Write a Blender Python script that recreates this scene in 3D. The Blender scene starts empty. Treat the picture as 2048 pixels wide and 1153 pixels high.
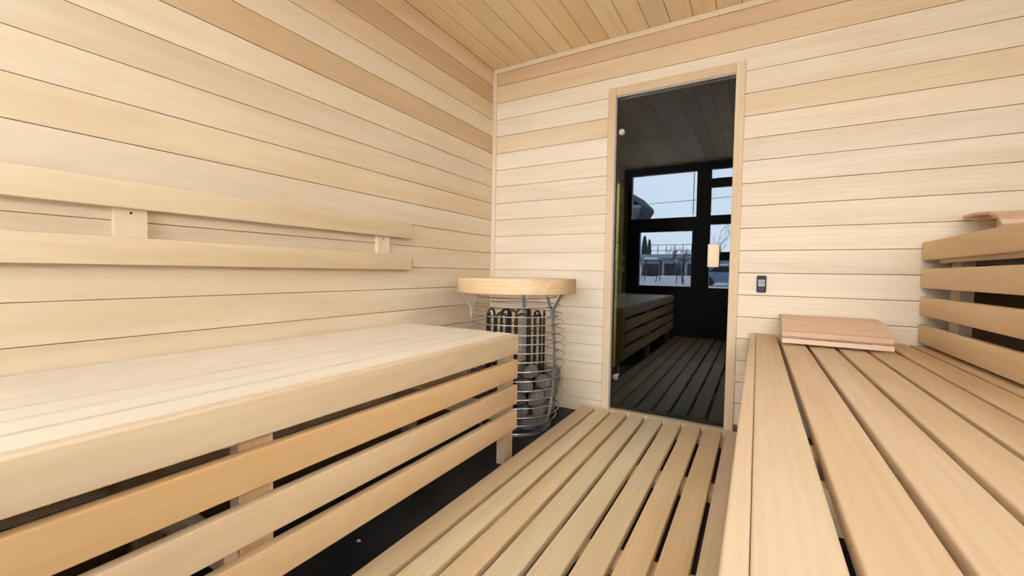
import bpy, bmesh, math, random
from mathutils import Vector, Matrix

S = bpy.context.scene
COL = S.collection

# ------------------------------------------------------------------ camera
cam_d = bpy.data.cameras.new('camera')
cam = bpy.data.objects.new('camera', cam_d)
COL.objects.link(cam)
S.camera = cam
cam_d.sensor_fit = 'HORIZONTAL'
cam_d.sensor_width = 36.0
cam_d.lens = 838.67 * 36.0 / 2048.0
cam_d.clip_start = 0.01
cam_d.clip_end = 500.0
yaw, pitch, roll = -0.528802, -0.037939, 0.016549
fwd = Vector((math.sin(yaw) * math.cos(pitch), math.cos(yaw) * math.cos(pitch), math.sin(pitch)))
rt = Vector((math.cos(yaw), -math.sin(yaw), 0.0))
up = rt.cross(fwd)
rt2 = math.cos(roll) * rt + math.sin(roll) * up
up2 = -math.sin(roll) * rt + math.cos(roll) * up
m = Matrix((rt2, up2, -fwd)).transposed().to_4x4()
m.translation = Vector((1.5648, -2.4053, 0.8421))
cam.matrix_world = m

# ------------------------------------------------------------------ sky and exposure
W = bpy.data.worlds.new('overcast_sky')
S.world = W
W.use_nodes = True
bg = W.node_tree.nodes['Background']
bg.inputs['Color'].default_value = (0.88, 0.945, 1.0, 1)
bg.inputs['Strength'].default_value = 12.0
S.view_settings.view_transform = 'Standard'
S.view_settings.look = 'None'
S.view_settings.gamma = 1.0
S.view_settings.use_curve_mapping = False
S.view_settings.exposure = 0.25

RND = random.Random(7)
CEIL = 2.19          # ceiling height, floor is z = 0, back wall y = 0, left wall x = 0
PITCH = 0.111        # cladding board pitch
YW = -3.15           # inner face of the window wall
XR = 2.85            # right wall

# ------------------------------------------------------------------ materials
def new_mat(name):
    mt = bpy.data.materials.new(name)
    mt.use_nodes = True
    nt = mt.node_tree
    return mt, nt, nt.nodes['Principled BSDF']

def plain(name, col, rough=0.5, metal=0.0, spec=0.5):
    mt, nt, b = new_mat(name)
    b.inputs['Base Color'].default_value = (*col, 1)
    b.inputs['Roughness'].default_value = rough
    b.inputs['Metallic'].default_value = metal
    b.inputs['Specular IOR Level'].default_value = spec
    return mt

def wood(name, axis, strong=1.0, rough=0.55, rings=16, wander=9.0):
    """procedural timber: board colour from the 'tint' attribute, grain stretched along one axis"""
    mt, nt, b = new_mat(name)
    N, L = nt.nodes.new, nt.links.new
    tc = N('ShaderNodeTexCoord')
    geo = N('ShaderNodeNewGeometry')
    oi = N('ShaderNodeObjectInfo')
    add = N('ShaderNodeMath'); add.operation = 'ADD'
    L(geo.outputs['Random Per Island'], add.inputs[0]); L(oi.outputs['Random'], add.inputs[1])
    off = N('ShaderNodeVectorMath'); off.operation = 'SCALE'
    off.inputs[0].default_value = (17.3, 11.1, 23.7)
    L(add.outputs[0], off.inputs['Scale'])
    pos = N('ShaderNodeVectorMath'); pos.operation = 'ADD'
    L(tc.outputs['Object'], pos.inputs[0]); L(off.outputs[0], pos.inputs[1])
    def mapped(along, across):
        mp = N('ShaderNodeMapping')
        sc = [across] * 3
        sc['xyz'.index(axis)] = along
        mp.inputs['Scale'].default_value = sc
        L(pos.outputs[0], mp.inputs['Vector'])
        return mp
    # broad figure
    n1 = N('ShaderNodeTexNoise'); n1.inputs['Scale'].default_value = 1.0
    n1.inputs['Detail'].default_value = 5; n1.inputs['Roughness'].default_value = 0.55
    n1.inputs['Distortion'].default_value = 1.2
    L(mapped(0.9, 11).outputs[0], n1.inputs['Vector'])
    # growth ring lines
    n2 = N('ShaderNodeTexWave'); n2.wave_type = 'BANDS'
    n2.bands_direction = {'x': 'Z', 'y': 'X', 'z': 'X'}[axis]
    n2.inputs['Scale'].default_value = 1.0; n2.inputs['Distortion'].default_value = wander
    n2.inputs['Detail'].default_value = 3; n2.inputs['Detail Scale'].default_value = 0.35
    L(mapped(1.1, rings).outputs[0], n2.inputs['Vector'])
    # fine pores
    n3 = N('ShaderNodeTexNoise'); n3.inputs['Scale'].default_value = 1.0
    n3.inputs['Detail'].default_value = 3
    L(mapped(16, 240).outputs[0], n3.inputs['Vector'])
    # heartwood patches
    n4 = N('ShaderNodeTexNoise'); n4.inputs['Scale'].default_value = 1.0
    n4.inputs['Detail'].default_value = 2
    L(mapped(0.55, 3.2).outputs[0], n4.inputs['Vector'])
    def ramp(src, lo, hi, a, c):
        mr = N('ShaderNodeMapRange')
        mr.inputs['From Min'].default_value = lo; mr.inputs['From Max'].default_value = hi
        mr.inputs['To Min'].default_value = a; mr.inputs['To Max'].default_value = c
        L(src, mr.inputs['Value'])
        return mr.outputs[0]
    att = N('ShaderNodeAttribute'); att.attribute_name = 'tint'
    def mul(col, fac, dark):
        mx = N('ShaderNodeMix'); mx.data_type = 'RGBA'; mx.blend_type = 'MULTIPLY'
        L(fac, mx.inputs['Factor']); L(col, mx.inputs[6])
        mx.inputs[7].default_value = (*dark, 1)
        return mx.outputs[2]
    c = mul(att.outputs['Color'], ramp(n1.outputs['Fac'], 0.40, 0.72, 0.0, 0.55 * strong), (0.84, 0.75, 0.62))
    c = mul(c, ramp(n4.outputs['Fac'], 0.45, 0.75, 0.0, 0.50 * strong), (0.86, 0.76, 0.64))
    c = mul(c, ramp(n2.outputs['Fac'], 0.35, 1.0, 0.0, 0.17 * strong), (0.86, 0.76, 0.62))
    c = mul(c, ramp(n3.outputs['Fac'], 0.50, 0.75, 0.0, 0.18 * strong), (0.82, 0.74, 0.64))
    L(c, b.inputs['Base Color'])
    b.inputs['Roughness'].default_value = rough
    b.inputs['Specular IOR Level'].default_value = 0.25
    bp = N('ShaderNodeBump'); bp.inputs['Strength'].default_value = 0.12
    bp.inputs['Distance'].default_value = 0.001
    L(n3.outputs['Fac'], bp.inputs['Height']); L(bp.outputs[0], b.inputs['Normal'])
    return mt

WOOD = {a: wood('pale_timber_along_' + a, a) for a in 'xyz'}
CALM = wood('planed_pale_timber_along_y', 'y', 0.45)
PINE = wood('striped_pine_along_z', 'z', 3.4, rings=42, wander=2.5)
CEDAR = wood('pink_cedar_along_x', 'x', 0.8)
COLLAR = wood('oiled_timber_along_x', 'x', 1.9)
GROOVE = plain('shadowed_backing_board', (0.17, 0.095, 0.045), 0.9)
BLACK = plain('black_window_aluminium', (0.012, 0.013, 0.016), 0.45)
STEEL = plain('brushed_steel', (0.68, 0.665, 0.65), 0.26, 1.0)
GALV = plain('matt_zinc_steel', (0.62, 0.63, 0.66), 0.42, 0.9)
ELEMENT = plain('dark_heating_tube', (0.02, 0.018, 0.016), 0.38, 0.3)
BPLAST = plain('black_plastic', (0.010, 0.010, 0.011), 0.5, 0.0, 0.25)
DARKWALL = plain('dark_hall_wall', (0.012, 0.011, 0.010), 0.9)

def floor_mat():
    mt, nt, b = new_mat('black_slate_tile')
    N, L = nt.nodes.new, nt.links.new
    tc = N('ShaderNodeTexCoord')
    n = N('ShaderNodeTexNoise'); n.inputs['Scale'].default_value = 6; n.inputs['Detail'].default_value = 6
    L(tc.outputs['Object'], n.inputs['Vector'])
    r = N('ShaderNodeValToRGB')
    r.color_ramp.elements[0].position = 0.35; r.color_ramp.elements[0].color = (0.016, 0.017, 0.019, 1)
    r.color_ramp.elements[1].position = 0.75; r.color_ramp.elements[1].color = (0.040, 0.041, 0.045, 1)
    L(n.outputs['Fac'], r.inputs[0]); L(r.outputs[0], b.inputs['Base Color'])
    b.inputs['Roughness'].default_value = 0.6
    b.inputs['Specular IOR Level'].default_value = 0.3
    bp = N('ShaderNodeBump'); bp.inputs['Strength'].default_value = 0.3; bp.inputs['Distance'].default_value = 0.002
    L(n.outputs['Fac'], bp.inputs['Height']); L(bp.outputs[0], b.inputs['Normal'])
    return mt
SLATE = floor_mat()

def stone_mat():
    mt, nt, b = new_mat('speckled_grey_stone')
    N, L = nt.nodes.new, nt.links.new
    tc = N('ShaderNodeTexCoord')
    n = N('ShaderNodeTexNoise'); n.inputs['Scale'].default_value = 14; n.inputs['Detail'].default_value = 4
    L(tc.outputs['Object'], n.inputs['Vector'])
    r = N('ShaderNodeValToRGB')
    r.color_ramp.elements[0].position = 0.38; r.color_ramp.elements[0].color = (0.05, 0.047, 0.045, 1)
    r.color_ramp.elements[1].position = 0.68; r.color_ramp.elements[1].color = (0.42, 0.39, 0.365, 1)
    L(n.outputs['Fac'], r.inputs[0]); L(r.outputs[0], b.inputs['Base Color'])
    b.inputs['Roughness'].default_value = 0.85
    bp = N('ShaderNodeBump'); bp.inputs['Strength'].default_value = 0.9; bp.inputs['Distance'].default_value = 0.006
    L(n.outputs['Fac'], bp.inputs['Height']); L(bp.outputs[0], b.inputs['Normal'])
    return mt
STONE = stone_mat()

def glass_mat(name, tint, ior, refl=(1, 1, 1)):
    """a sheet of glass: what passes is tinted, what reflects follows the Fresnel curve"""
    mt = bpy.data.materials.new(name); mt.use_nodes = True
    nt = mt.node_tree; nt.nodes.clear()
    N, L = nt.nodes.new, nt.links.new
    out = N('ShaderNodeOutputMaterial')
    tr = N('ShaderNodeBsdfTransparent'); tr.inputs[0].default_value = (*tint, 1)
    gl = N('ShaderNodeBsdfGlossy'); gl.inputs['Roughness'].default_value = 0.0
    gl.inputs['Color'].default_value = (*refl, 1)
    fr = N('ShaderNodeFresnel'); fr.inputs['IOR'].default_value = ior
    mx = N('ShaderNodeMixShader')
    L(fr.outputs[0], mx.inputs[0]); L(tr.outputs[0], mx.inputs[1]); L(gl.outputs[0], mx.inputs[2])
    L(mx.outputs[0], out.inputs['Surface'])
    return mt
CLEAR = glass_mat('clear_window_glass', (0.97, 0.98, 0.98), 1.45)
SMOKED = glass_mat('smoked_door_glass', (0.30, 0.30, 0.31), 1.66, (0.80, 0.88, 1.0))

# ------------------------------------------------------------------ mesh helpers
class MB:
    """collects shapes into one mesh"""
    def __init__(s):
        s.bm = bmesh.new()
        s.tint = s.bm.faces.layers.float_color.new('tint')
    def _paint(s, f0, col, mi, smooth=False):
        s.bm.faces.ensure_lookup_table()
        for f in s.bm.faces[f0:]:
            f[s.tint] = (*col, 1); f.material_index = mi; f.smooth = smooth
    def box(s, x0, x1, y0, y1, z0, z1, col=(0.7, 0.7, 0.7), bev=0.0, mi=0, seg=1, mat=None):
        f0 = len(s.bm.faces)
        vs = [s.bm.verts.new((x, y, z)) for x in (x0, x1) for y in (y0, y1) for z in (z0, z1)]
        q = [(0, 1, 3, 2), (4, 6, 7, 5), (0, 4, 5, 1), (2, 3, 7, 6), (0, 2, 6, 4), (1, 5, 7, 3)]
        fs = [s.bm.faces.new([vs[i] for i in c]) for c in q]
        if bev > 0:
            es = list({e for f in fs for e in f.edges})
            r = bmesh.ops.bevel(s.bm, geom=es, offset=bev, segments=seg, profile=0.5, affect='EDGES')
            vs = list({v for f in r['faces'] for v in f.verts} | {v for v in vs if v.is_valid})
        if mat is not None:
            bmesh.ops.transform(s.bm, matrix=mat, verts=[v for v in vs if v.is_valid])
        s._paint(f0, col, mi)
        return s
    def prism(s, pts, axis, a, b, col=(0.7, 0.7, 0.7), mi=0):
        """polygon of the two other axes, pushed along axis from a to b"""
        f0 = len(s.bm.faces)
        def P(u, v, w):
            return {'x': (w, u, v), 'y': (u, w, v), 'z': (u, v, w)}[axis]
        A = [s.bm.verts.new(P(u, v, a)) for u, v in pts]
        B = [s.bm.verts.new(P(u, v, b)) for u, v in pts]
        n = len(pts)
        s.bm.faces.new(A); s.bm.faces.new(B[::-1])
        for i in range(n):
            s.bm.faces.new((A[i], B[i], B[(i + 1) % n], A[(i + 1) % n]))
        bmesh.ops.recalc_face_normals(s.bm, faces=list(s.bm.faces)[f0:])
        s._paint(f0, col, mi)
        return s
    def tube(s, pts, r, n=10, closed=False, col=(0.7, 0.7, 0.7), mi=0, rad=None):
        f0 = len(s.bm.faces)
        pts = [Vector(p) for p in pts]; k = len(pts); rings = []
        ref = None
        for i, p in enumerate(pts):
            if closed: t = pts[(i + 1) % k] - pts[i - 1]
            else: t = pts[min(i + 1, k - 1)] - pts[max(i - 1, 0)]
            t.normalize()
            if ref is None:
                ref = Vector((0, 0, 1)) if abs(t.z) < 0.9 else Vector((1, 0, 0))
            u = (ref - t * ref.dot(t)).normalized(); v = t.cross(u); ref = u
            rr = rad[i] if rad else r
            rings.append([s.bm.verts.new(p + rr * (math.cos(2 * math.pi * j / n) * u + math.sin(2 * math.pi * j / n) * v)) for j in range(n)])
        for i in range(k if closed else k - 1):
            a, b = rings[i], rings[(i + 1) % k]
            for j in range(n):
                s.bm.faces.new((a[j], a[(j + 1) % n], b[(j + 1) % n], b[j]))
        if not closed:
            s.bm.faces.new(rings[0][::-1]); s.bm.faces.new(rings[-1])
        s._paint(f0, col, mi, True)
        return s
    def lathe(s, prof, cx, cy, n=48, col=(0.7, 0.7, 0.7), closed=True, mi=0, smooth=True):
        """profile of (radius, z) spun about a vertical line"""
        f0 = len(s.bm.faces)
        R = [[s.bm.verts.new((cx + r * math.cos(2 * math.pi * j / n), cy + r * math.sin(2 * math.pi * j / n), z)) for r, z in prof] for j in range(n)]
        k = len(prof)
        for j in range(n):
            a, b = R[j], R[(j + 1) % n]
            for i in range(k if closed else k - 1):
                s.bm.faces.new((a[i], b[i], b[(i + 1) % k], a[(i + 1) % k]))
        bmesh.ops.recalc_face_normals(s.bm, faces=list(s.bm.faces)[f0:])
        s._paint(f0, col, mi, smooth)
        return s
    def disc(s, c, axis, r, h, n=24, col=(0.7, 0.7, 0.7), mi=0, bev=0.0):
        """short cylinder from c along +axis by h"""
        f0 = len(s.bm.faces)
        rr = [(r, 0), (r, h - bev), (r - bev, h)] if bev else [(r, 0), (r, h)]
        rings = []
        for q, hh in rr:
            ring = []
            for j in range(n):
                a, b = q * math.cos(2 * math.pi * j / n), q * math.sin(2 * math.pi * j / n)
                d = {'x': (hh, a, b), 'y': (a, hh, b), 'z': (a, b, hh)}[axis]
                ring.append(s.bm.verts.new(Vector(c) + Vector(d)))
            rings.append(ring)
        for a, b in zip(rings, rings[1:]):
            for j in range(n):
                s.bm.faces.new((a[j], a[(j + 1) % n], b[(j + 1) % n], b[j]))
        s.bm.faces.new(rings[0]); s.bm.faces.new(rings[-1])
        bmesh.ops.recalc_face_normals(s.bm, faces=list(s.bm.faces)[f0:])
        s._paint(f0, col, mi)
        return s
    def build(s, name, mats, parent=None):
        me = bpy.data.meshes.new(name)
        s.bm.to_mesh(me); s.bm.free()
        for x in (mats if isinstance(mats, (list, tuple)) else [mats]):
            me.materials.append(x)
        me.set_sharp_from_angle(angle=0.65)
        o = bpy.data.objects.new(name, me)
        COL.objects.link(o)
        if parent is not None:
            o.parent = parent
            o.matrix_parent_inverse = Matrix.Translation(-parent.location) if parent.location.length else Matrix()
        return o

def tag(o, label=None, cat=None, group=None, kind=None):
    if label: o['label'] = label
    if cat: o['category'] = cat
    if group: o['group'] = group
    if kind: o['kind'] = kind
    return o

def thing(name, loc, label=None, cat=None, group=None, kind=None):
    o = bpy.data.objects.new(name, None)
    o.empty_display_size = 0.1
    COL.objects.link(o)
    o.location = loc
    return tag(o, label, cat, group, kind)

def shade(c, d=0.05, warm=0.03, rnd=RND):
    k = 1 + rnd.uniform(-d, d); w = rnd.uniform(-warm, warm)
    return (min(0.92, c[0] * k), min(0.9, c[1] * k * (1 - w * 0.5)), min(0.88, c[2] * k * (1 - w * 1.6)))

PALE = (0.85, 0.715, 0.535)
TAN = (0.786, 0.605, 0.401)
HONEY = (0.792, 0.567, 0.326)
BACK = (0.87, 0.745, 0.585)
BROWN = (0.63, 0.44, 0.27)
PINK = (0.835, 0.642, 0.476)

# ------------------------------------------------------------------ the room
def zk(k): return CEIL - PITCH * k
G = 0.0011      # half of the groove between boards
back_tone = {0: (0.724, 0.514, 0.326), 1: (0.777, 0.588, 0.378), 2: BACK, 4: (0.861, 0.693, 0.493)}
def clad_rows():
    k = 0
    while zk(k) > 0.001:
        yield k, max(0.0, zk(k + 1)), zk(k)
        k += 1

rb = random.Random(11)
w = MB()
for k, z0, z1 in clad_rows():
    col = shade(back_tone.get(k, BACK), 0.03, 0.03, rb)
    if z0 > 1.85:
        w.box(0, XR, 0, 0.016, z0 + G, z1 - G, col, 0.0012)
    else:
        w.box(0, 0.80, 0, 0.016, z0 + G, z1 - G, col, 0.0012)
        w.box(1.472, XR if z1 > 1.0 else 2.285, 0, 0.016, z0 + G, z1 - G, shade(back_tone.get(k, BACK), 0.03, 0.03, rb), 0.0012)  # cladding stops under the upper bench, dark backing stands in for shade
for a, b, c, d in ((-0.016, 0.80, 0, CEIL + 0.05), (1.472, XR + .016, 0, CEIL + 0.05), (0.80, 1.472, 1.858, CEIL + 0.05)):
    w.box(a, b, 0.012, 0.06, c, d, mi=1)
tag(w.build('wall_back', [WOOD['x'], GROOVE]), kind='structure')

rl = random.Random(23)
left_tone = {0: TAN, 1: (0.651, 0.462, 0.278), 2: TAN, 3: (0.80, 0.65, 0.465), 4: (0.683, 0.493, 0.304), 5: (0.81, 0.66, 0.48), 8: (0.78, 0.62, 0.435)}
w = MB()
for k, z0, z1 in clad_rows():
    col = shade(left_tone.get(k, (0.785, 0.645, 0.475)), 0.035, 0.03, rl)
    w.box(-0.016, 0, YW, 0, z0 + G, z1 - G, col, 0.0012)
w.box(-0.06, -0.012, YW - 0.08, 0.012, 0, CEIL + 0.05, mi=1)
tag(w.build('wall_left', [WOOD['y'], GROOVE]), kind='structure')

WY0, WY1, WZ0, WZ1 = -3.02, -1.80, zk(8), zk(2)      # unseen window added in the right wall for more daylight
w = MB()
for k, z0, z1 in clad_rows():
    col = shade(PALE, 0.04, 0.03, rl) if z1 > 1.0 else (0.10, 0.068, 0.045)      # boards under the upper bench coloured dark in place of shade
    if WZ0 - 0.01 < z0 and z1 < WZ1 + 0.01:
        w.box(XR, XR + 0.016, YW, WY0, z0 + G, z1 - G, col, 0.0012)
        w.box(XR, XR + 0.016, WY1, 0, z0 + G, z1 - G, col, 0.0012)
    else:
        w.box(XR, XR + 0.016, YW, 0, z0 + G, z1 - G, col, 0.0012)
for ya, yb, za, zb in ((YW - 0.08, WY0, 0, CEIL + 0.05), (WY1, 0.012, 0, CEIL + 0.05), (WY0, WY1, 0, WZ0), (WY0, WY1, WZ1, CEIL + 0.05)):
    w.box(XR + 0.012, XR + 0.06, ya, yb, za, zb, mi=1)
tag(w.build('wall_right', [WOOD['y'], GROOVE]), kind='structure')

w = MB()
x = 0.005
while x < XR:
    x1 = min(x + 0.1115, XR)
    w.box((0.0 if x < 0.01 else x) + G, x1 - G, YW, 0, CEIL, CEIL + 0.016, shade((0.88, 0.70, 0.45), 0.05, 0.05, rl), 0.0012)
    x = x1
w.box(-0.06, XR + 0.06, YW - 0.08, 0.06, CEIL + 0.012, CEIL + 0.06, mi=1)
tag(w.build('ceiling', [WOOD['y'], GROOVE]), kind='structure')

w = MB()
for ix in range(-1, 6):
    for iy in range(-8, 1):
        xa, ya = 0.6 * ix + 0.25, 0.6 * iy + 0.40
        xa0, xa1 = max(xa, -0.06), min(xa + 0.6, XR + 0.06)
        ya0, ya1 = max(ya, YW - 0.1), min(ya + 0.6, 0.06)
        if xa1 - xa0 > 0.01 and ya1 - ya0 > 0.01:
            w.box(xa0 + 0.001, xa1 - 0.001, ya0 + 0.001, ya1 - 0.001, -0.03, 0, bev=0.0008)
w.box(-0.06, XR + 0.06, YW - 0.1, 0.06, -0.06, -0.003, mi=1)
tag(w.build('floor', [SLATE, plain('pale_grout', (0.09, 0.09, 0.095), 0.9)]), kind='structure')

tag(MB().box(0.0, XR, -0.012, 0.0, CEIL - 0.030, CEIL, (0.80, 0.64, 0.45), 0.002).build('trim_1', WOOD['x']), kind='structure')
tag(MB().prism([(0.0, 0.0), (0.021, 0.0), (0.021, -0.010), (0.010, -0.021), (0.0, -0.021)], 'z', 0.0, CEIL - 0.03, (0.83, 0.69, 0.54)).build('trim_2', WOOD['z']), kind='structure')

# ---- glass door in the back wall
door = thing('door_1', (1.136, 0.0, 0.0), kind='structure')
jl = (0.79, 0.62, 0.43)
MB().box(0.790, 0.834, -0.012, 0.0, 0.0, 1.905, jl, 0.0015).box(0.8005, 0.834, -0.001, 0.058, 0.0, 1.858, jl).build('door_jamb', WOOD['z'], door)
MB().box(1.440, 1.482, -0.012, 0.0, 0.0, 1.905, (0.81, 0.65, 0.46), 0.0015).box(1.440, 1.4715, -0.001, 0.058, 0.0, 1.858, jl).build('door_jamb', WOOD['z'], door)
MB().box(0.835, 1.439, -0.011, 0.0, 1.858, 1.9045, (0.80, 0.64, 0.45), 0.0012).box(0.834, 1.440, -0.001, 0.056, 1.856, 1.872, (0.74, 0.56, 0.36)).build('door_head', WOOD['x'], door)
MB().box(0.835, 1.439, -0.002, 0.056, 0.0, 0.045, (0.70, 0.52, 0.33), 0.0015).build('door_threshold', WOOD['x'], door)
pane = MB().box(-0.303, 0.303, 0.0, 0.008, -0.014, 1.7935).build('glass_pane', SMOKED)
pane.parent = door
pane.location = (0.0, 0.020, 0.062)
pane.rotation_euler = (0.0031, 0, 0)
for z in (1.655, 0.239):
    MB().disc((0.867, 0.0205, z), 'y', 0.0165, -0.017, 24, bev=-0.0).disc((0.867, 0.004, z), 'y', 0.011, -0.002, 20).build('door_hinge', STEEL, door)
h = MB().box(1.338, 1.392, -0.016, 0.006, 0.885, 1.004, (0.86, 0.74, 0.57), 0.003, seg=2).build('door_handle', WOOD['z'], door)
MB().disc((1.365, 0.020, 0.915), 'y', 0.006, -0.015, 12).disc((1.365, 0.020, 0.975), 'y', 0.006, -0.015, 12).build('handle_post', STEEL, h)

# ---- dark unfinished hall behind the door glass
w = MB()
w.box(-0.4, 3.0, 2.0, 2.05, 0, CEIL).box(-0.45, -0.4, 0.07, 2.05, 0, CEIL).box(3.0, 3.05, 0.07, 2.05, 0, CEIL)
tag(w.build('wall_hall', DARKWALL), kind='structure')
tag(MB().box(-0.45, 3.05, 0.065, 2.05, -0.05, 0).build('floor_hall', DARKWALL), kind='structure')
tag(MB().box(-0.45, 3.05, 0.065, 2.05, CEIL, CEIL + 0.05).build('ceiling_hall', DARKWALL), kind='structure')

# ---- black glazed wall behind the camera
def rect_frame(mb, x0, x1, z0, z1, holes, y0, y1, bev=0.004):
    """solid bars around rectangular openings given as columns of (z0, z1)"""
    hx0, hx1 = holes['x']
    mb.box(x0, hx0, y0, y1, z0, z1, bev=bev)
    mb.box(hx1, x1, y0, y1, z0, z1, bev=bev)
    zc = z0
    for a, b in sorted(holes['z']):
        mb.box(hx0, hx1, y0, y1, zc, a, bev=bev)
        zc = b
    mb.box(hx0, hx1, y0, y1, zc, z1, bev=bev)
def window(name, x0, x1, px0, px1, sx0, sx1):
    wn = thing(name, ((x0 + x1) / 2, YW, 0), kind='structure')
    f = MB(); rect_frame(f, x0, x1, 0.0, CEIL + 0.011, {'x': (px0, px1), 'z': [(0.60, 1.44), (1.54, 2.10)]}, YW - 0.07, YW)
    f.build('window_frame', BLACK, wn)
    sa = MB(); rect_frame(sa, px0, px1, 0.60, 1.44, {'x': (sx0, sx1), 'z': [(0.678, 1.368)]}, YW - 0.06, YW + 0.012)
    sh = sa.build('window_sash', BLACK, wn)
    MB().box(sx0, sx1, YW - 0.035, YW - 0.029, 0.678, 1.368).build('sash_pane', CLEAR, sh)
    MB().box(px0, px1, YW - 0.045, YW - 0.039, 1.54, 2.10).build('window_pane', CLEAR, wn)
    MB().box((px1 + sx1) / 2 - 0.012, (px1 + sx1) / 2 + 0.012, YW + 0.012, YW + 0.03, 0.99, 1.06, bev=0.003).box((px1 + sx1) / 2 - 0.009, (px1 + sx1) / 2 + 0.009, YW + 0.03, YW + 0.045, 0.93, 1.05, bev=0.003).build('sash_handle', BLACK, sh)
window('window_1', 0.0, 0.965, 0.105, 0.893, 0.225, 0.856)
w2 = thing('added_rear_window', (2.18, YW, 0), kind='structure')  # unseen tall glazing, added to bring more daylight into the room
f = MB(); rect_frame(f, 1.511, 2.185, 0.0, CEIL + 0.011, {'x': (1.55, 2.13), 'z': [(0.04, 2.14)]}, YW - 0.07, YW)
rect_frame(f, 2.1855, XR, 0.0, CEIL + 0.011, {'x': (2.19, 2.81), 'z': [(1.03, 2.14)]}, YW - 0.07, YW)
f.build('window_frame', BLACK, w2)
MB().box(1.55, 2.13, YW - 0.045, YW - 0.039, 0.04, 2.14).build('window_pane', CLEAR, w2)
MB().box(2.19, 2.81, YW - 0.045, YW - 0.039, 1.03, 2.14).build('window_pane', CLEAR, w2)
w3 = thing('added_side_window', (XR, (WY0 + WY1) / 2, 0), kind='structure')
f = MB()
for ya, yb, za, zb in ((WY0, WY0 + 0.05, WZ0, WZ1), (WY1 - 0.05, WY1, WZ0, WZ1), (WY0 + 0.05, WY1 - 0.05, WZ0, WZ0 + 0.05), (WY0 + 0.05, WY1 - 0.05, WZ1 - 0.05, WZ1)):
    f.box(XR - 0.005, XR + 0.06, ya, yb, za, zb, bev=0.003)
f.build('window_frame', BLACK, w3)
MB().box(XR + 0.03, XR + 0.036, WY0 + 0.05, WY1 - 0.05, WZ0 + 0.05, WZ1 - 0.05).build('window_pane', CLEAR, w3)
ed = thing('door_2', (1.238, YW, 0), kind='structure')
rows = [(0.667, 1.002), (1.104, 1.438), (1.546, 1.882), (1.987, 2.10)]
f = MB(); rect_frame(f, 0.966, 1.510, 0.0, CEIL + 0.011, {'x': (1.052, 1.425), 'z': rows}, YW - 0.07, YW)
f.build('door_leaf', BLACK, ed)
for a, b in rows:
    MB().box(1.052, 1.425, YW - 0.038, YW - 0.032, a, b).build('door_pane', CLEAR, ed)
MB().box(1.462, 1.478, YW, YW + 0.05, 1.0, 1.02, bev=0.003).box(1.37, 1.478, YW + 0.04, YW + 0.055, 1.0, 1.02, bev=0.004).box(1.45, 1.49, YW, YW + 0.006, 0.93, 1.09, bev=0.002).build('door_handle', BLACK, ed)

# ------------------------------------------------------------------ lower bench on the left
def bench_frame(root, posts, xf, xb, pd, pw, top, rails, mat_post):
    """post pairs joined by cross rails; xf/xb are the outer faces of front and back post"""
    for y0 in posts:
        for xx in (xf, xb):
            MB().box(xx, xx + pd, y0, y0 + pw, 0, top - 0.028, shade(PINK, 0.05, 0.03), 0.0015).build('bench_post', mat_post, root)
        for z0, z1, oy in rails:
            MB().box(min(xf, xb) + 0.002, max(xf, xb) + pd - 0.002, y0 + pw + oy, y0 + pw + oy + 0.028, z0, z1, shade(TAN, 0.05, 0.03), 0.0015).build('cross_rail', WOOD['x'], root)

YB = -3.13
lb = thing('sauna_bench', (0.334, -1.96, 0), 'long low slatted bench along the left wall with four open front boards', 'bench')
for i in range(7):
    x0 = 0.006 + 0.0908 * i
    MB().box(x0, x0 + (0.0765 if i % 2 else 0.0812), YB, -0.805, 0.542, 0.570, shade((0.895, 0.81, 0.685), 0.025, 0.02)).build('seat_slat', CALM, lb)
fr_cols = [(0.845, 0.675, 0.475), (0.864, 0.601, 0.327), (0.859, 0.658, 0.429), (0.864, 0.635, 0.378)]
for (z0, z1), col in zip(((0.484, 0.570), (0.375, 0.458), (0.263, 0.346), (0.151, 0.234)), fr_cols):
    MB().box(0.6405, 0.6685, YB, -0.807, z0, z1, col, 0.004, seg=3).build('front_slat', WOOD['y'], lb)
bench_frame(lb, (-0.868, -1.944, -3.04), 0.600, 0.03, 0.0395, 0.072, 0.570, ((0.47, 0.54, -0.1015), (0.20, 0.27, -0.1015)), PINE)
MB().box(0.572, 0.5995, YB, -0.81, 0.47, 0.541, TAN, 0.002).build('long_rail', WOOD['y'], lb)
MB().box(0.072, 0.100, YB, -0.81, 0.47, 0.541, TAN, 0.002).build('long_rail', WOOD['y'], lb)

# ------------------------------------------------------------------ back rest on the left wall
br = thing('wall_backrest', (0.02, -1.96, 0.96), 'two horizontal boards on short battens fixed to the left wall', 'backrest')
MB().box(0.0205, 0.0455, -3.10, -0.818, 1.003, 1.0785, (0.81, 0.65, 0.455), 0.003, seg=2).build('back_board', WOOD['y'], br)
MB().box(0.0205, 0.0455, -3.10, -0.818, 0.8445, 0.9215, (0.81, 0.65, 0.46), 0.003, seg=2).build('back_board', WOOD['y'], br)
for y0 in (-1.955, -1.020, -2.89):
    b = MB().box(0.0005, 0.0203, y0, y0 + 0.075, 0.86, 1.07, (0.83, 0.69, 0.52), 0.001).build('batten', WOOD['z'], br)
    MB().disc((0.0200, y0 + 0.037, 0.992), 'x', 0.0035, 0.0008, 12).build('screw', ELEMENT, b)

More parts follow.
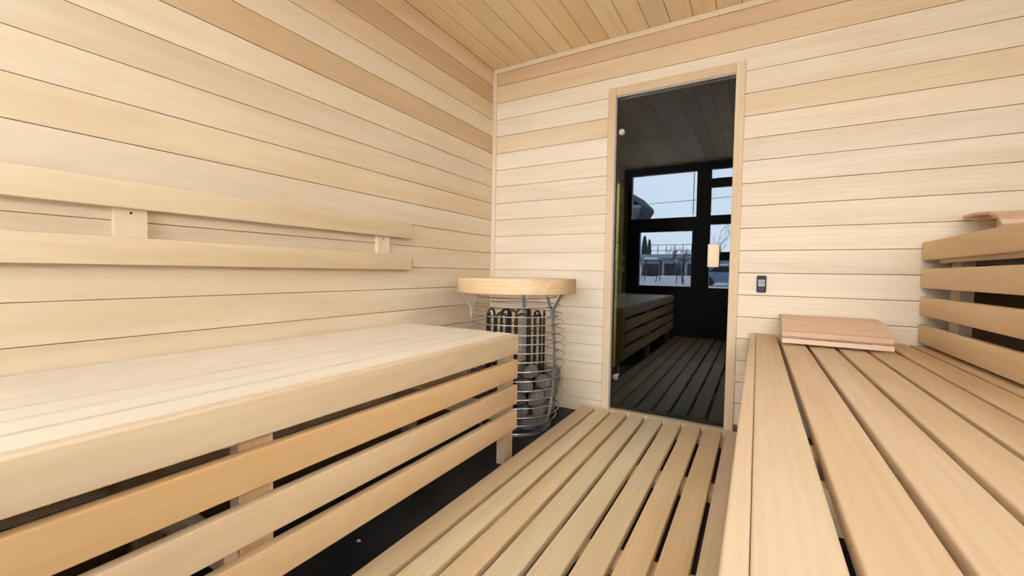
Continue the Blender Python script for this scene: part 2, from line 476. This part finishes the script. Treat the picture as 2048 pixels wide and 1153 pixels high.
# ------------------------------------------------------------------ floor grating
dk = thing('floor_duckboard', (1.11, -1.58, 0), 'low slatted wooden floor grating leading up to the glass door', 'floor grating')
dc = [TAN, (0.900, 0.748, 0.502), (0.900, 0.714, 0.469), (0.900, 0.793, 0.561), (0.900, 0.774, 0.555), (0.900, 0.748, 0.516), (0.900, 0.707, 0.449), (0.900, 0.701, 0.443), (0.899, 0.714, 0.509)]
for i in range(9):
    x0 = 0.685 + 0.0957 * i
    MB().box(x0, x0 + 0.0800, YB, -0.050, 0.025, 0.053, shade(dc[i], 0.02, 0.008), 0.004, seg=3).build('grating_slat', WOOD['y'], dk)
MB().box(0.690, 1.532, -0.046, -0.014, 0.0, 0.050, (0.86, 0.70, 0.51), 0.002).build('end_rail', WOOD['x'], dk)
for y0, y1 in ((-0.155, -0.060), (-0.72, -0.602), (-1.28, -1.187), (-1.86, -1.77), (-2.44, -2.35), (-3.05, -2.96)):
    MB().box(0.695, 1.528, y0, y1, 0.0, 0.0248, (0.79, 0.60, 0.41), 0.002).build('cross_bar', WOOD['x'], dk)

# ------------------------------------------------------------------ lower bench on the right
rbn = thing('sauna_bench', (1.88, -1.57, 0), 'wide low slatted bench on the right with gaps between its boards', 'bench')
ZR = 0.562
rc = [(0.813, 0.636, 0.448), (0.783, 0.600, 0.406), (0.803, 0.627, 0.438), (0.783, 0.605, 0.406), (0.772, 0.590, 0.386), (0.762, 0.579, 0.386), (0.752, 0.564, 0.375)]
for i in range(7):
    x0 = 1.5680 + 0.0942 * i
    MB().box(x0, x0 + 0.0825, YB, -0.018, ZR - 0.028, ZR, shade(rc[i], 0.02, 0.02), 0.004, seg=3).build('seat_slat', WOOD['y'], rbn)
MB().box(1.5420, 1.5672, YB, -0.020, ZR - 0.084, ZR, (0.83, 0.66, 0.48), 0.004, seg=3).build('front_slat', WOOD['y'], rbn)
for z0, z1 in ((0.367, 0.450), (0.255, 0.338), (0.143, 0.226)):
    MB().box(1.5420, 1.5672, YB, -0.020, z0, z1, shade(HONEY), 0.004, seg=3).build('front_slat', WOOD['y'], rbn)
bench_frame(rbn, (-0.76, -1.62, -3.04), 1.5680, 2.150, 0.0395, 0.072, ZR, ((0.464, 0.532, -0.1015),), PINE)
for y0, y1 in ((-0.140, -0.075), (-1.53, -1.47)):
    MB().box(1.5690, 2.190, y0, y1, 0.478, 0.5335, shade(TAN), 0.002).build('cross_rail', WOOD['x'], rbn)

# ------------------------------------------------------------------ upper bench on the right
ub = thing('sauna_bench', (2.49, -1.57, 0), 'tall upper bench on the far right behind the low bench', 'bench')
for i in range(6):
    x0 = 2.1885 + 0.099 * i
    MB().box(x0, x0 + 0.088, YB, -0.018, 0.968, 0.996, shade(TAN, 0.04), 0.003, seg=2).build('seat_slat', WOOD['y'], ub)
uc = [(0.818, 0.601, 0.360), (0.853, 0.658, 0.429), (0.847, 0.635, 0.395), (0.841, 0.630, 0.390)]
for (z0, z1), col in zip(((0.919, 0.996), (0.803, 0.884), (0.689, 0.766), (0.574, 0.651)), uc):
    MB().box(2.1600, 2.1880, YB, -0.010, z0, z1, col, 0.004, seg=3).build('front_slat', WOOD['y'], ub)
bench_frame(ub, (-0.215, -1.58, -3.04), 2.2170, 2.780, 0.0395, 0.085, 0.996, ((0.808, 0.878, -0.1145),), WOOD['z'])
MB().box(2.1885, 2.2125, YB, -0.10, 0.904, 0.967, (0.74, 0.56, 0.36), 0.002).build('long_rail', WOOD['y'], ub)
for y0, y1 in ((-0.075, -0.045),):
    MB().box(2.2130, 2.78, y0, y1, 0.900, 0.967, shade(TAN), 0.002).build('cross_rail', WOOD['x'], ub)

# ------------------------------------------------------------------ curved head rests
PROF = [(-0.352, 0.006), (-0.346, 0.032), (-0.322, 0.056), (-0.290, 0.074), (-0.254, 0.086), (-0.215, 0.0935), (-0.175, 0.0975), (-0.135, 0.1000), (-0.095, 0.1015), (-0.055, 0.1020), (-0.018, 0.1020)]
def make_headrest(label):
    t = thing('head_rest', (0, 0, 0), label, 'head rest')
    pr = [Vector((0, a, b)) for a, b in PROF]
    cols = [(0.80, 0.555, 0.40), (0.79, 0.545, 0.40), (0.76, 0.52, 0.36), (0.74, 0.50, 0.34)]
    # slats: short flat staves following the curve
    for i in range(len(pr) - 1):
        a, b = pr[i], pr[i + 1]
        d = (b - a); ln = d.length; d.normalize()
        n = Vector((0, -d.z, d.y))      # points out of the curve
        gap = 0.0034
        p0, p1 = a + d * (0.0065 if i == 1 else gap), b - d * (0.004 if i == 0 else gap)
        q = [p0, p1, p1 - n * 0.011, p0 - n * 0.011]
        MB().prism([(v.y, v.z) for v in q], 'x', 0.0, 0.350, shade(cols[i % 4], 0.04, 0.03)).build('stave', CEDAR, t)
    for x0 in (0.045, 0.290):
        # rib under the staves and the leg it stands on
        inner = []
        for i, p in enumerate(pr):
            a = pr[max(i - 1, 0)]; b = pr[min(i + 1, len(pr) - 1)]
            d = (b - a).normalized(); n = Vector((0, -d.z, d.y))
            inner.append((p - n * 0.0112, p - n * 0.026))
        poly = [(v[0].y, v[0].z) for v in inner[1:]] + [(v[1].y, v[1].z) for v in inner[1:][::-1]]
        MB().prism(poly, 'x', x0, x0 + 0.016, (0.76, 0.53, 0.37)).build('rib', CEDAR, t)
        MB().prism([(-0.118, 0.075), (-0.150, 0.074), (-0.232, 0.036), (-0.300, 0.0), (-0.118, 0.0)], 'x', x0 + 0.0165, x0 + 0.034, (0.78, 0.56, 0.40)).build('support_leg', CEDAR, t)
    return t
hr = make_headrest('pinkish slatted head rest standing on the low right bench by the back wall')
hr.location = (1.661, -0.012, ZR)
h2 = hr.copy(); COL.objects.link(h2)
h2['label'] = 'curved slatted head rest on top of the tall upper bench at far right'
h2.location = (2.270, -0.010, 0.996)
for ch in list(hr.children):
    c = ch.copy(); COL.objects.link(c); c.parent = h2
for t in (hr, h2): t['group'] = 'slatted head rests'

# ------------------------------------------------------------------ control unit beside the door
cu = thing('control_panel', (1.583, -0.0, 0.804), 'small black control unit with grey display on the back wall', 'control panel')
MB().prism([(1.563 + 0.004, 0.763), (1.603 - 0.004, 0.763), (1.603, 0.767), (1.603, 0.841), (1.599, 0.845), (1.567, 0.845), (1.563, 0.841), (1.563, 0.767)], 'y', -0.012, 0.0).build('housing', BPLAST, cu)
dp = MB().box(1.5685, 1.5975, -0.0135, -0.0118, 0.7915, 0.8255, bev=0.0006).build('display', plain('grey_display', (0.34, 0.35, 0.40), 0.35), cu)
mk = MB()
for xx, zz, ww, hh in ((1.5785, 0.8115, 0.009, 0.0028), (1.5895, 0.8125, 0.0035, 0.0022), (1.5785, 0.8065, 0.009, 0.0028), (1.5895, 0.8065, 0.0035, 0.0035), (1.5725, 0.7965, 0.004, 0.0014), (1.5895, 0.8205, 0.0025, 0.0012)):
    mk.box(xx, xx + ww, -0.0137, -0.0134, zz, zz + hh)
mk.build('display_digits', plain('dark_display_ink', (0.10, 0.10, 0.13), 0.6), dp)
MB().box(1.5695, 1.5965, -0.0130, -0.0118, 0.8320, 0.8400, bev=0.0005).build('top_button', plain('worn_black_plastic', (0.035, 0.035, 0.038), 0.5), cu)
MB().box(1.5695, 1.5965, -0.0130, -0.0118, 0.7700, 0.7850, bev=0.0005).build('lower_button', plain('worn_black_plastic', (0.03, 0.03, 0.035), 0.5), cu)

# ------------------------------------------------------------------ heater in the corner
HX, HY = 0.425, -0.407
vd = math.atan2(HY + 2.4053, HX - 1.5648)          # direction from the door side into the corner
ht = thing('sauna_heater', (HX, HY, 0), 'barrel shaped wire basket heater with wooden rim in the corner', 'heater')
ring_z = [0.711, 0.665, 0.619, 0.578, 0.531, 0.487, 0.443, 0.399, 0.352, 0.305, 0.256, 0.211, 0.166, 0.116, 0.070, 0.017]
ring_r = [0.222, 0.242, 0.253, 0.260, 0.265, 0.269, 0.271, 0.272, 0.271, 0.269, 0.266, 0.261, 0.254, 0.245, 0.228, 0.200]
def RR(z):
    for i in range(15):
        if ring_z[i] >= z >= ring_z[i + 1]:
            t = (ring_z[i] - z) / (ring_z[i] - ring_z[i + 1])
            return ring_r[i] * (1 - t) + ring_r[i + 1] * t
    return ring_r[0] if z > 0.7 else ring_r[-1]
for z, r in zip(ring_z, ring_r):
    MB().tube([(HX + r * math.cos(a * math.pi / 36), HY + r * math.sin(a * math.pi / 36), z) for a in range(72)], 0.0031, 8, True).build('wire_ring', STEEL, ht)
up_az = [vd - math.radians(12), vd + math.radians(108), vd - math.radians(132)]
for a in up_az:
    u = MB(); ca, sa = math.cos(a), math.sin(a); tx, ty = -sa, ca
    zs = [0.735] + ring_z; pr = [0.212] + ring_r
    vs = []
    for z, r in zip(zs, pr):
        row = []
        for (dr, dt) in ((-0.0034, -0.011), (-0.0034, 0.011), (-0.0056, 0.011), (-0.0056, -0.011)):
            row.append(u.bm.verts.new((HX + (r + dr) * ca + dt * tx, HY + (r + dr) * sa + dt * ty, z - (0.010 if z < 0.02 else 0))))
        vs.append(row)
    for p, q in zip(vs, vs[1:]):
        for j in range(4): u.bm.faces.new((p[j], p[(j + 1) % 4], q[(j + 1) % 4], q[j]))
    u.bm.faces.new(vs[0]); u.bm.faces.new(vs[-1])
    bmesh.ops.recalc_face_normals(u.bm, faces=list(u.bm.faces))
    u.build('upright', GALV, ht)
    k = MB()      # folded bracket up to the wooden rim
    prof = [(0.2500, 0.600), (0.2515, 0.655), (0.300, 0.7335), (0.262, 0.7335), (0.262, 0.7320), (0.296, 0.7320), (0.2480, 0.655), (0.2470, 0.600)]
    A = []; B = []
    for r, z in prof:
        for lst, dt in ((A, -0.013), (B, 0.013)):
            lst.append(k.bm.verts.new((HX + (r + 0.006) * ca + dt * tx, HY + (r + 0.006) * sa + dt * ty, z)))
    n = len(prof)
    k.bm.faces.new(A); k.bm.faces.new(B[::-1])
    for j in range(n): k.bm.faces.new((A[j], B[j], B[(j + 1) % n], A[(j + 1) % n]))
    bmesh.ops.recalc_face_normals(k.bm, faces=list(k.bm.faces))
    k.build('rim_bracket', GALV, ht)
col_o = MB().lathe([(0.323, 0.736), (0.323, 0.8085), (0.3215, 0.810), (0.2665, 0.810), (0.265, 0.8085), (0.265, 0.736), (0.267, 0.734), (0.321, 0.734)], HX, HY, 72, (0.80, 0.60, 0.40))
col_o.build('wooden_rim', COLLAR, ht)
MB().lathe([(0.0001, 0.002), (0.195, 0.002), (0.195, 0.012), (0.0001, 0.012)], HX, HY, 48, closed=False, smooth=False).build('base_plate', GALV, ht)
# hairpin heating tubes, each its own loop
hairpins = [(-168, 0.155, 0.036, 0.628, 0.16), (-128, 0.150, 0.024, 0.620, 0.12), (-92, 0.155, 0.042, 0.632, 0.14), (-55, 0.150, 0.026, 0.622, 0.16), (-15, 0.155, 0.040, 0.630, 0.13),
            (25, 0.150, 0.026, 0.624, 0.12), (65, 0.155, 0.044, 0.634, 0.16), (105, 0.150, 0.025, 0.622, 0.12), (150, 0.150, 0.030, 0.630, 0.14),
            (-75, 0.075, 0.026, 0.640, 0.12), (45, 0.075, 0.034, 0.634, 0.12), (165, 0.075, 0.026, 0.638, 0.12)]
for deg, r, hw, zt, zb in hairpins:
    a = vd + math.radians(deg)
    cx_, cy_ = HX + r * math.cos(a), HY + r * math.sin(a); tx, ty = -math.sin(a), math.cos(a)
    pts = [(cx_ - hw * tx, cy_ - hw * ty, zb)]
    pts += [(cx_ - hw * tx, cy_ - hw * ty, zb + (zt - hw - zb) * q) for q in (0.5,)]
    for q in range(13):
        t = math.pi * (1 - q / 12)
        pts.append((cx_ + hw * math.cos(t) * tx, cy_ + hw * math.cos(t) * ty, zt - hw + hw * math.sin(t)))
    pts += [(cx_ + hw * tx, cy_ + hw * ty, zb + (zt - hw - zb) * 0.5), (cx_ + hw * tx, cy_ + hw * ty, zb)]
    MB().tube(pts, 0.0056, 10).build('heating_tube', ELEMENT, ht)

# stones lying in the basket
rs = random.Random(5)
stone_meshes = []
for i in range(7):
    bm = bmesh.new()
    bmesh.ops.create_icosphere(bm, subdivisions=3, radius=1.0)
    ph = [rs.uniform(0, 6.28) for _ in range(6)]
    for v in bm.verts:
        n = v.co.normalized()
        k = 1 + 0.09 * math.sin(2.3 * n.x + ph[0]) + 0.08 * math.sin(2.9 * n.y + ph[1]) + 0.07 * math.sin(3.1 * n.z + ph[2]) + 0.035 * math.sin(6 * n.x + 5 * n.y + ph[3]) + 0.03 * math.sin(7 * n.z - 5 * n.x + ph[4])
        for _ in range(1):
            # slightly flattened facets
            for j in range(3):
                d = Vector((math.cos(ph[j]), math.sin(ph[j + 1]), math.sin(ph[j + 2]))).normalized()
                k = min(k, 0.93 / max(0.3, n.dot(d))) if n.dot(d) > 0.3 else k
        v.co = n * k
    for f_ in bm.faces: f_.smooth = True
    me = bpy.data.meshes.new('heater_stone'); bm.to_mesh(me); bm.free(); me.materials.append(STONE)
    stone_meshes.append(me)
spots = []
for z, n, ph in ((0.052, 11, 0.1), (0.126, 12, 0.35), (0.200, 12, 0.12), (0.272, 12, 0.4)):
    r = min(RR(z - 0.035), RR(z + 0.03), RR(z)) - 0.047
    for j in range(n):
        spots.append((r, 2 * math.pi * (j + ph + rs.uniform(-0.06, 0.06)) / n, z + rs.uniform(-0.006, 0.006), 0.043))
for z, n, ph in ((0.055, 5, 0.2), (0.13, 5, 0.6), (0.205, 5, 0.1), (0.28, 5, 0.5)):
    for j in range(n):
        spots.append((0.108, 2 * math.pi * (j + ph) / n, z, 0.037))
# a few more heaped on the side towards the bench
for deg, z, r in ((150, 0.335, 0.205), (178, 0.350, 0.208), (-158, 0.338, 0.206), (164, 0.398, 0.207)):
    spots.append((r, vd + math.radians(deg), z, 0.038))
for i, (r, a, z, s_) in enumerate(spots):
    o = bpy.data.objects.new('heater_stone', stone_meshes[i % 7])
    COL.objects.link(o)
    o.location = (HX + r * math.cos(a), HY + r * math.sin(a), z)
    o.rotation_euler = (rs.uniform(-0.4, 0.4), rs.uniform(-0.4, 0.4), a)
    o.scale = (s_ * rs.uniform(0.86, 0.98), s_ * rs.uniform(1.0, 1.22), s_ * rs.uniform(0.80, 0.92))
    tag(o, 'rough grey stone lying in the wire basket of the corner heater', 'stone', 'stones in the heater basket')

# ------------------------------------------------------------------ small things
chip = MB().prism([(0.519, -1.545), (0.527, -1.549), (0.533, -1.541), (0.524, -1.537)], 'z', 0.0, 0.003, (0.86, 0.80, 0.70)).build('wood_chip', WOOD['x'])
tag(chip, 'tiny pale wood chip on the black floor beside the left bench', 'wood chip')
dr = thing('floor_drain', (0.571, -0.921, 0), 'round dark drain cover in the black floor near the left bench leg', 'drain')
MB().lathe([(0.030, 0.0), (0.036, 0.0), (0.036, 0.002), (0.030, 0.002)], 0.571, -0.921, 32, smooth=False).build('drain_rim', plain('dull_dark_metal', (0.03, 0.03, 0.033), 0.5, 0.6), dr)
MB().disc((0.571, -0.921, 0.0), 'z', 0.0298, 0.001, 32).build('drain_plate', plain('drain_black', (0.008, 0.008, 0.008), 0.6), dr)
cord = MB().tube([(0.862, YW + 0.03, z) for z in (2.185, 1.8, 1.556)], 0.004, 8).build('blind_cord', BLACK)
tag(cord, 'thin dark pull cord hanging beside the upper window pane', 'cord')

# yellow insulation batts stacked in the hall, seen faintly through the glass
YEL = plain('yellow_mineral_wool', (0.70, 0.60, 0.06), 0.95)
hy = 1.30
for i in range(3):
    z0 = 0.06 + 0.53 * i
    b = MB().box(0.10, 0.487, hy, hy + 0.30, z0 if i else 0.0, z0 + 0.525, bev=0.006, seg=2).build('insulation_batt', YEL)
    tag(b, ('yellow insulation batt at the bottom of the stack behind the glass door', 'yellow insulation batt in the middle of the stack behind the glass door', 'yellow insulation batt on top of the stack behind the glass door')[i], 'insulation', 'insulation batts behind the glass')
hl = bpy.data.lights.new('added_hall_light', 'POINT')  # unseen light added to brighten the insulation behind the glass
hl.energy = 130.0
hl.color = (1.0, 0.96, 0.88)
hl.shadow_soft_size = 0.05
ho = bpy.data.objects.new('added_hall_light', hl)
COL.objects.link(ho)
ho.location = (0.05, 0.45, 1.55)

# ------------------------------------------------------------------ yard outside the windows (seen in the door glass)
SNOW = plain('snow', (0.80, 0.83, 0.88), 0.9)
tag(MB().box(-120, 80, -170, YW - 0.1, -0.36, -0.06).build('ground', plain('slushy_grey_ground', (0.36, 0.37, 0.39), 0.9)), kind='structure')

tag(MB().box(-1.5, 6.0, -9.0, YW - 0.1, -0.06, -0.02).build('added_bounce_slab', plain('pale_bounce_surface', (0.80, 0.80, 0.80), 0.9)), kind='structure')  # unseen pale slab added to bounce daylight up to the ceiling
def far(x15, z15, Y):
    """point seen at (x, z) on the plane 15 m off, moved out to the plane Y m off"""
    k = (Y + 2.405) / 17.405
    return 1.565 + (x15 - 1.565) * k, 0.842 + (z15 - 0.842) * k

gb = thing('garage_block', (-14, -92, 0), 'long low grey garage block with roof railing across the yard', 'building')
xl, zr = far(-2.75, 1.54, 92); xr, _ = far(0.6, 1.54, 92)
GREYB = plain('blue_grey_render', (0.20, 0.24, 0.30), 0.9)
DOORB = plain('blue_steel_sheet', (0.13, 0.18, 0.25), 0.6)
MB().box(xl, xr, -100, -92, -0.06, zr - 0.9).build('building_wall', GREYB, gb)
MB().box(xl - 0.3, xr + 0.3, -100.4, -91.4, zr - 0.9, zr).build('roof_slab', plain('grey_concrete', (0.26, 0.29, 0.33), 0.9), gb)
xd = xl + 1.5
while xd < xr - 4:
    d = MB()
    for q in range(14): d.box(xd + q * 0.24, xd + q * 0.24 + 0.20, -92.12, -92.0, 0.0, 2.6)
    d.build('garage_door', DOORB, gb)
    MB().box(xd + 3.6, xd + 4.0, -92.25, -92.0, -0.06, zr - 0.9).build('wall_pier', plain('pale_pier', (0.55, 0.60, 0.66), 0.9), gb)
    xd += 4.6
rlg = MB()
zrl = far(0, 1.92, 92)[1]
xx = far(-2.21, 0, 92)[0]
for q in range(9):
    rlg.box(xx + q * 1.7 - 0.06, xx + q * 1.7 + 0.06, -92.06, -91.94, zr, zrl)
rlg.box(xx, xx + 8 * 1.7, -92.05, -91.95, zrl - 0.1, zrl).box(xx, xx + 8 * 1.7, -92.05, -91.95, (zr + zrl) / 2 - 0.3, (zr + zrl) / 2 - 0.2)
rlg.build('roof_railing', BLACK, gb)
sx, sz = far(-1.271, 1.283, 91)
sg = MB().box(sx - 0.35, sx + 0.35, -91.99, -91.90, sz - 0.45, sz + 0.45).build('wall_sign', plain('white_sign', (0.75, 0.78, 0.82), 0.6), gb)
mk = MB()
for q in range(3):
    mk.box(sx - 0.25, sx + 0.25, -91.90, -91.885, sz + 0.22 - q * 0.24, sz + 0.29 - q * 0.24, mat=None)
mk.build('sign_marks', BLACK, sg)
MB().box(far(-2.3, 0, 88)[0], far(-0.5, 0, 88)[0], -89, -88, -0.06, 0.10).build('snow_bank', SNOW)
tag(bpy.data.objects['snow_bank'], 'long thin bank of snow in front of the garages', 'snow', kind='stuff')

def conifer(px, ztop, w, Y, label, seed):
    x0 = far(px, 0, Y)[0]; zt = far(0, ztop, Y)[1]; ww = w * (Y + 2.405) / 17.405
    t = thing('columnar_conifer', (x0, -Y, 0), label, 'tree', 'conifers behind the garages')
    MB().tube([(x0, -Y, -0.06), (x0, -Y, 1.5)], 0.2, 8).build('trunk', plain('dark_bark', (0.05, 0.04, 0.035), 0.9), t)
    r = random.Random(seed); b = MB()
    for q in range(900):
        zz = r.uniform(0.4, zt); fz = zz / zt
        rad = ww * min(1, 1.5 * math.sqrt(max(0, 1 - fz))) * (0.85 if fz < 0.2 else 1)
        a = r.uniform(0, 6.283); rr = rad * math.sqrt(r.uniform(0.25, 1))
        p = Vector((x0 + rr * math.cos(a), -Y + rr * math.sin(a), zz))
        l_ = r.uniform(0.35, 0.7)
        q1 = p + Vector((0.12 * math.cos(a), 0.12 * math.sin(a), l_))
        b.tube([p, (p + q1) / 2, q1], 0.1, 4, rad=[0.10, 0.16, 0.02])
    b.build('foliage', plain('dark_conifer_green', (0.030, 0.055, 0.045), 0.9), t)
conifer(-2.42, 2.20, 0.11, 104, 'tall dark columnar conifer behind the garages', 1)
conifer(-2.23, 2.06, 0.07, 108, 'shorter dark conifer close beside the tall one', 2)

def bare_tree(x0, y0, zt, label, seed, spread=1.0):
    t = thing('bare_tree', (x0, y0, -0.06), label, 'tree')
    r = random.Random(seed); b = MB(); BK = plain('grey_bark', (0.07, 0.065, 0.065), 0.9)
    tw = MB()
    def grow(p, d, ln, rad, depth):
        pts = [p]; q = p.copy(); dd = d.copy()
        for i in range(4):
            dd = (dd + Vector((r.uniform(-.22, .22), r.uniform(-.22, .22), r.uniform(-.02, .16)))).normalized()
            q = q + dd * ln / 4; pts.append(q.copy())
        (b if depth < 2 else tw).tube(pts, rad, 6 if depth < 2 else 4, rad=[rad * (1 - 0.12 * i) for i in range(5)])
        if depth < 4:
            for i in range(r.choice((3, 3, 4)) if depth else 4):
                s_ = pts[r.choice((2, 3, 4))]
                a = r.uniform(0, 6.283)
                nd = (dd * 0.7 + Vector((math.cos(a), math.sin(a), 0.35)) * 0.75 * spread).normalized()
                grow(s_, nd, ln * r.uniform(0.55, 0.78), rad * 0.55, depth + 1)
    grow(Vector((x0, y0, -0.06)), Vector((0.05, 0, 1)), zt * 0.36, 0.085, 0)
    b.build('trunk', BK, t); tw.build('twigs', BK, t)
bare_tree(far(-0.93, 0, 32)[0], -32, 3.5, 'small leafless fruit tree in the yard outside the window', 3)
bare_tree(far(0.25, 0, 40)[0], -40, 7.5, 'large leafless tree seen through the glazed outer door', 9)

pole = MB().tube([(far(-1.167, 0, 33)[0], -33, -0.06), (far(-1.167, 0, 33)[0], -33, 1.75)], 0.03, 8).build('fence_pole', BLACK)
tag(pole, 'thin dark pole standing beside the small leafless tree', 'pole')
px_, pz_ = far(-2.63, 1.10, 8)
wp = MB().box(px_ - 0.04, px_ + 0.04, -8.04, -7.96, -0.06, pz_, bev=0.01).build('white_post', plain('white_paint', (0.72, 0.74, 0.76), 0.6))
tag(wp, 'white post in the yard at the left edge of the window', 'post')

sw = thing('swing_frame', (far(-2.2, 0, 40)[0], -40, 0), 'metal frame of a garden swing with snow on its roof', 'swing')
xa, xb = far(-2.35, 0, 40)[0], far(-1.75, 0, 40)[0]
za = far(0, 1.30, 40)[1]
DKM = plain('dark_metal_tube', (0.03, 0.033, 0.04), 0.5, 0.5)
for xq in (xa, xb):
    MB().tube([(xq - 0.3, -40.9, -0.06), (xq, -40, za)], 0.04, 8).tube([(xq - 0.3, -39.1, -0.06), (xq, -40, za)], 0.04, 8).build('side_frame', DKM, sw)
MB().tube([(xa, -40, za), (xb, -40, za)], 0.04, 8).build('top_bar', DKM, sw)
MB().box(xa - 0.1, xb + 0.1, -40.7, -39.3, za + 0.02, za + 0.10, bev=0.02).build('canopy', plain('faded_canopy', (0.30, 0.36, 0.40), 0.8), sw)
MB().box(xa - 0.05, xa + 1.0, -40.6, -39.4, za + 0.10, za + 0.26, bev=0.06, seg=3).build('snow_cap', SNOW, sw)
MB().box(xa + 0.15, xb - 0.25, -40.3, -39.8, 0.42, 0.48, bev=0.01).box(xa + 0.15, xb - 0.25, -40.35, -40.28, 0.48, 0.95, bev=0.01).build('swing_seat', DKM, sw)
for xq in (xa + 0.15, xb - 0.25):
    MB().tube([(xq, -40, za), (xq, -40, 0.45)], 0.02, 6).build('hanger', DKM, sw)

# parked car under snow
cx0 = far(-0.42, 0, 30)[0]
car = thing('parked_car', (cx0, -30, -0.06), 'blue grey parked car with snow on bonnet and roof', 'car')
body = [(-2.1, 0.25), (2.1, 0.25), (2.15, 0.55), (2.0, 0.80), (1.15, 0.92), (0.55, 1.38), (-0.85, 1.42), (-1.55, 0.98), (-2.05, 0.90), (-2.15, 0.55)]
CARP = plain('blue_grey_car_paint', (0.12, 0.19, 0.30), 0.3)
MB().prism([(cx0 + 2.1 + u, v - 0.06) for u, v in body], 'y', -30.8, -29.2).build('body', CARP, car)
MB().prism([(cx0 + 2.1 + u, v - 0.06) for u, v in [(-1.35, 0.98), (-0.78, 1.34), (0.48, 1.30), (0.98, 0.94)]], 'y', -30.82, -29.18).build('side_window', BPLAST, car)
MB().prism([(cx0 + 2.1 + u, v - 0.06) for u, v in [(-0.85, 1.425), (0.5, 1.39), (0.45, 1.47), (-0.8, 1.51)]], 'y', -30.7, -29.3).prism([(cx0 + 2.1 + u, v - 0.06) for u, v in [(-2.05, 0.905), (-1.6, 0.985), (-1.65, 1.07), (-2.0, 0.99)]], 'y', -30.7, -29.3).build('snow_cover', SNOW, car)
for u in (-1.3, 1.3):
    for yy in (-30.84, -29.36):
        MB().disc((cx0 + 2.1 + u, yy, 0.25), 'y', 0.31, 0.2, 24).build('wheel', BPLAST, car)

# neighbouring house whose eave shows at the upper pane
hs = thing('neighbour_house', (-1.26, -11.0, 0), 'neighbouring house with dark overhanging eave seen in the upper pane', 'house')
RF = plain('dark_roof_sheet', (0.06, 0.07, 0.085), 0.7)
MB().box(-9.0, -2.4, -16.0, -11.6, -0.06, 2.95).build('house_wall', plain('grey_house_render', (0.30, 0.31, 0.33), 0.9), hs)
MB().prism([(-1.25, 2.68), (-1.27, 2.78), (-1.55, 3.06), (-5.60, 5.60), (-9.9, 3.0), (-9.8, 2.85), (-5.6, 5.40), (-1.62, 2.93)], 'y', -16.5, -11.0).build('roof', RF, hs)
MB().box(-2.20, -1.62, -16.4, -11.05, 2.84, 2.94).build('soffit', plain('grey_soffit_board', (0.16, 0.18, 0.20), 0.8), hs)
wire = MB().tube([(-3.4 + 0.32 * i, -20, 4.345 + 0.009 * i + 0.02 * (i - 8) ** 2 / 64) for i in range(17)], 0.012, 6).build('overhead_cable', BLACK)
tag(wire, 'thin overhead cable crossing the sky outside the upper pane', 'cable')
hs.rotation_euler.z = math.radians(-16)
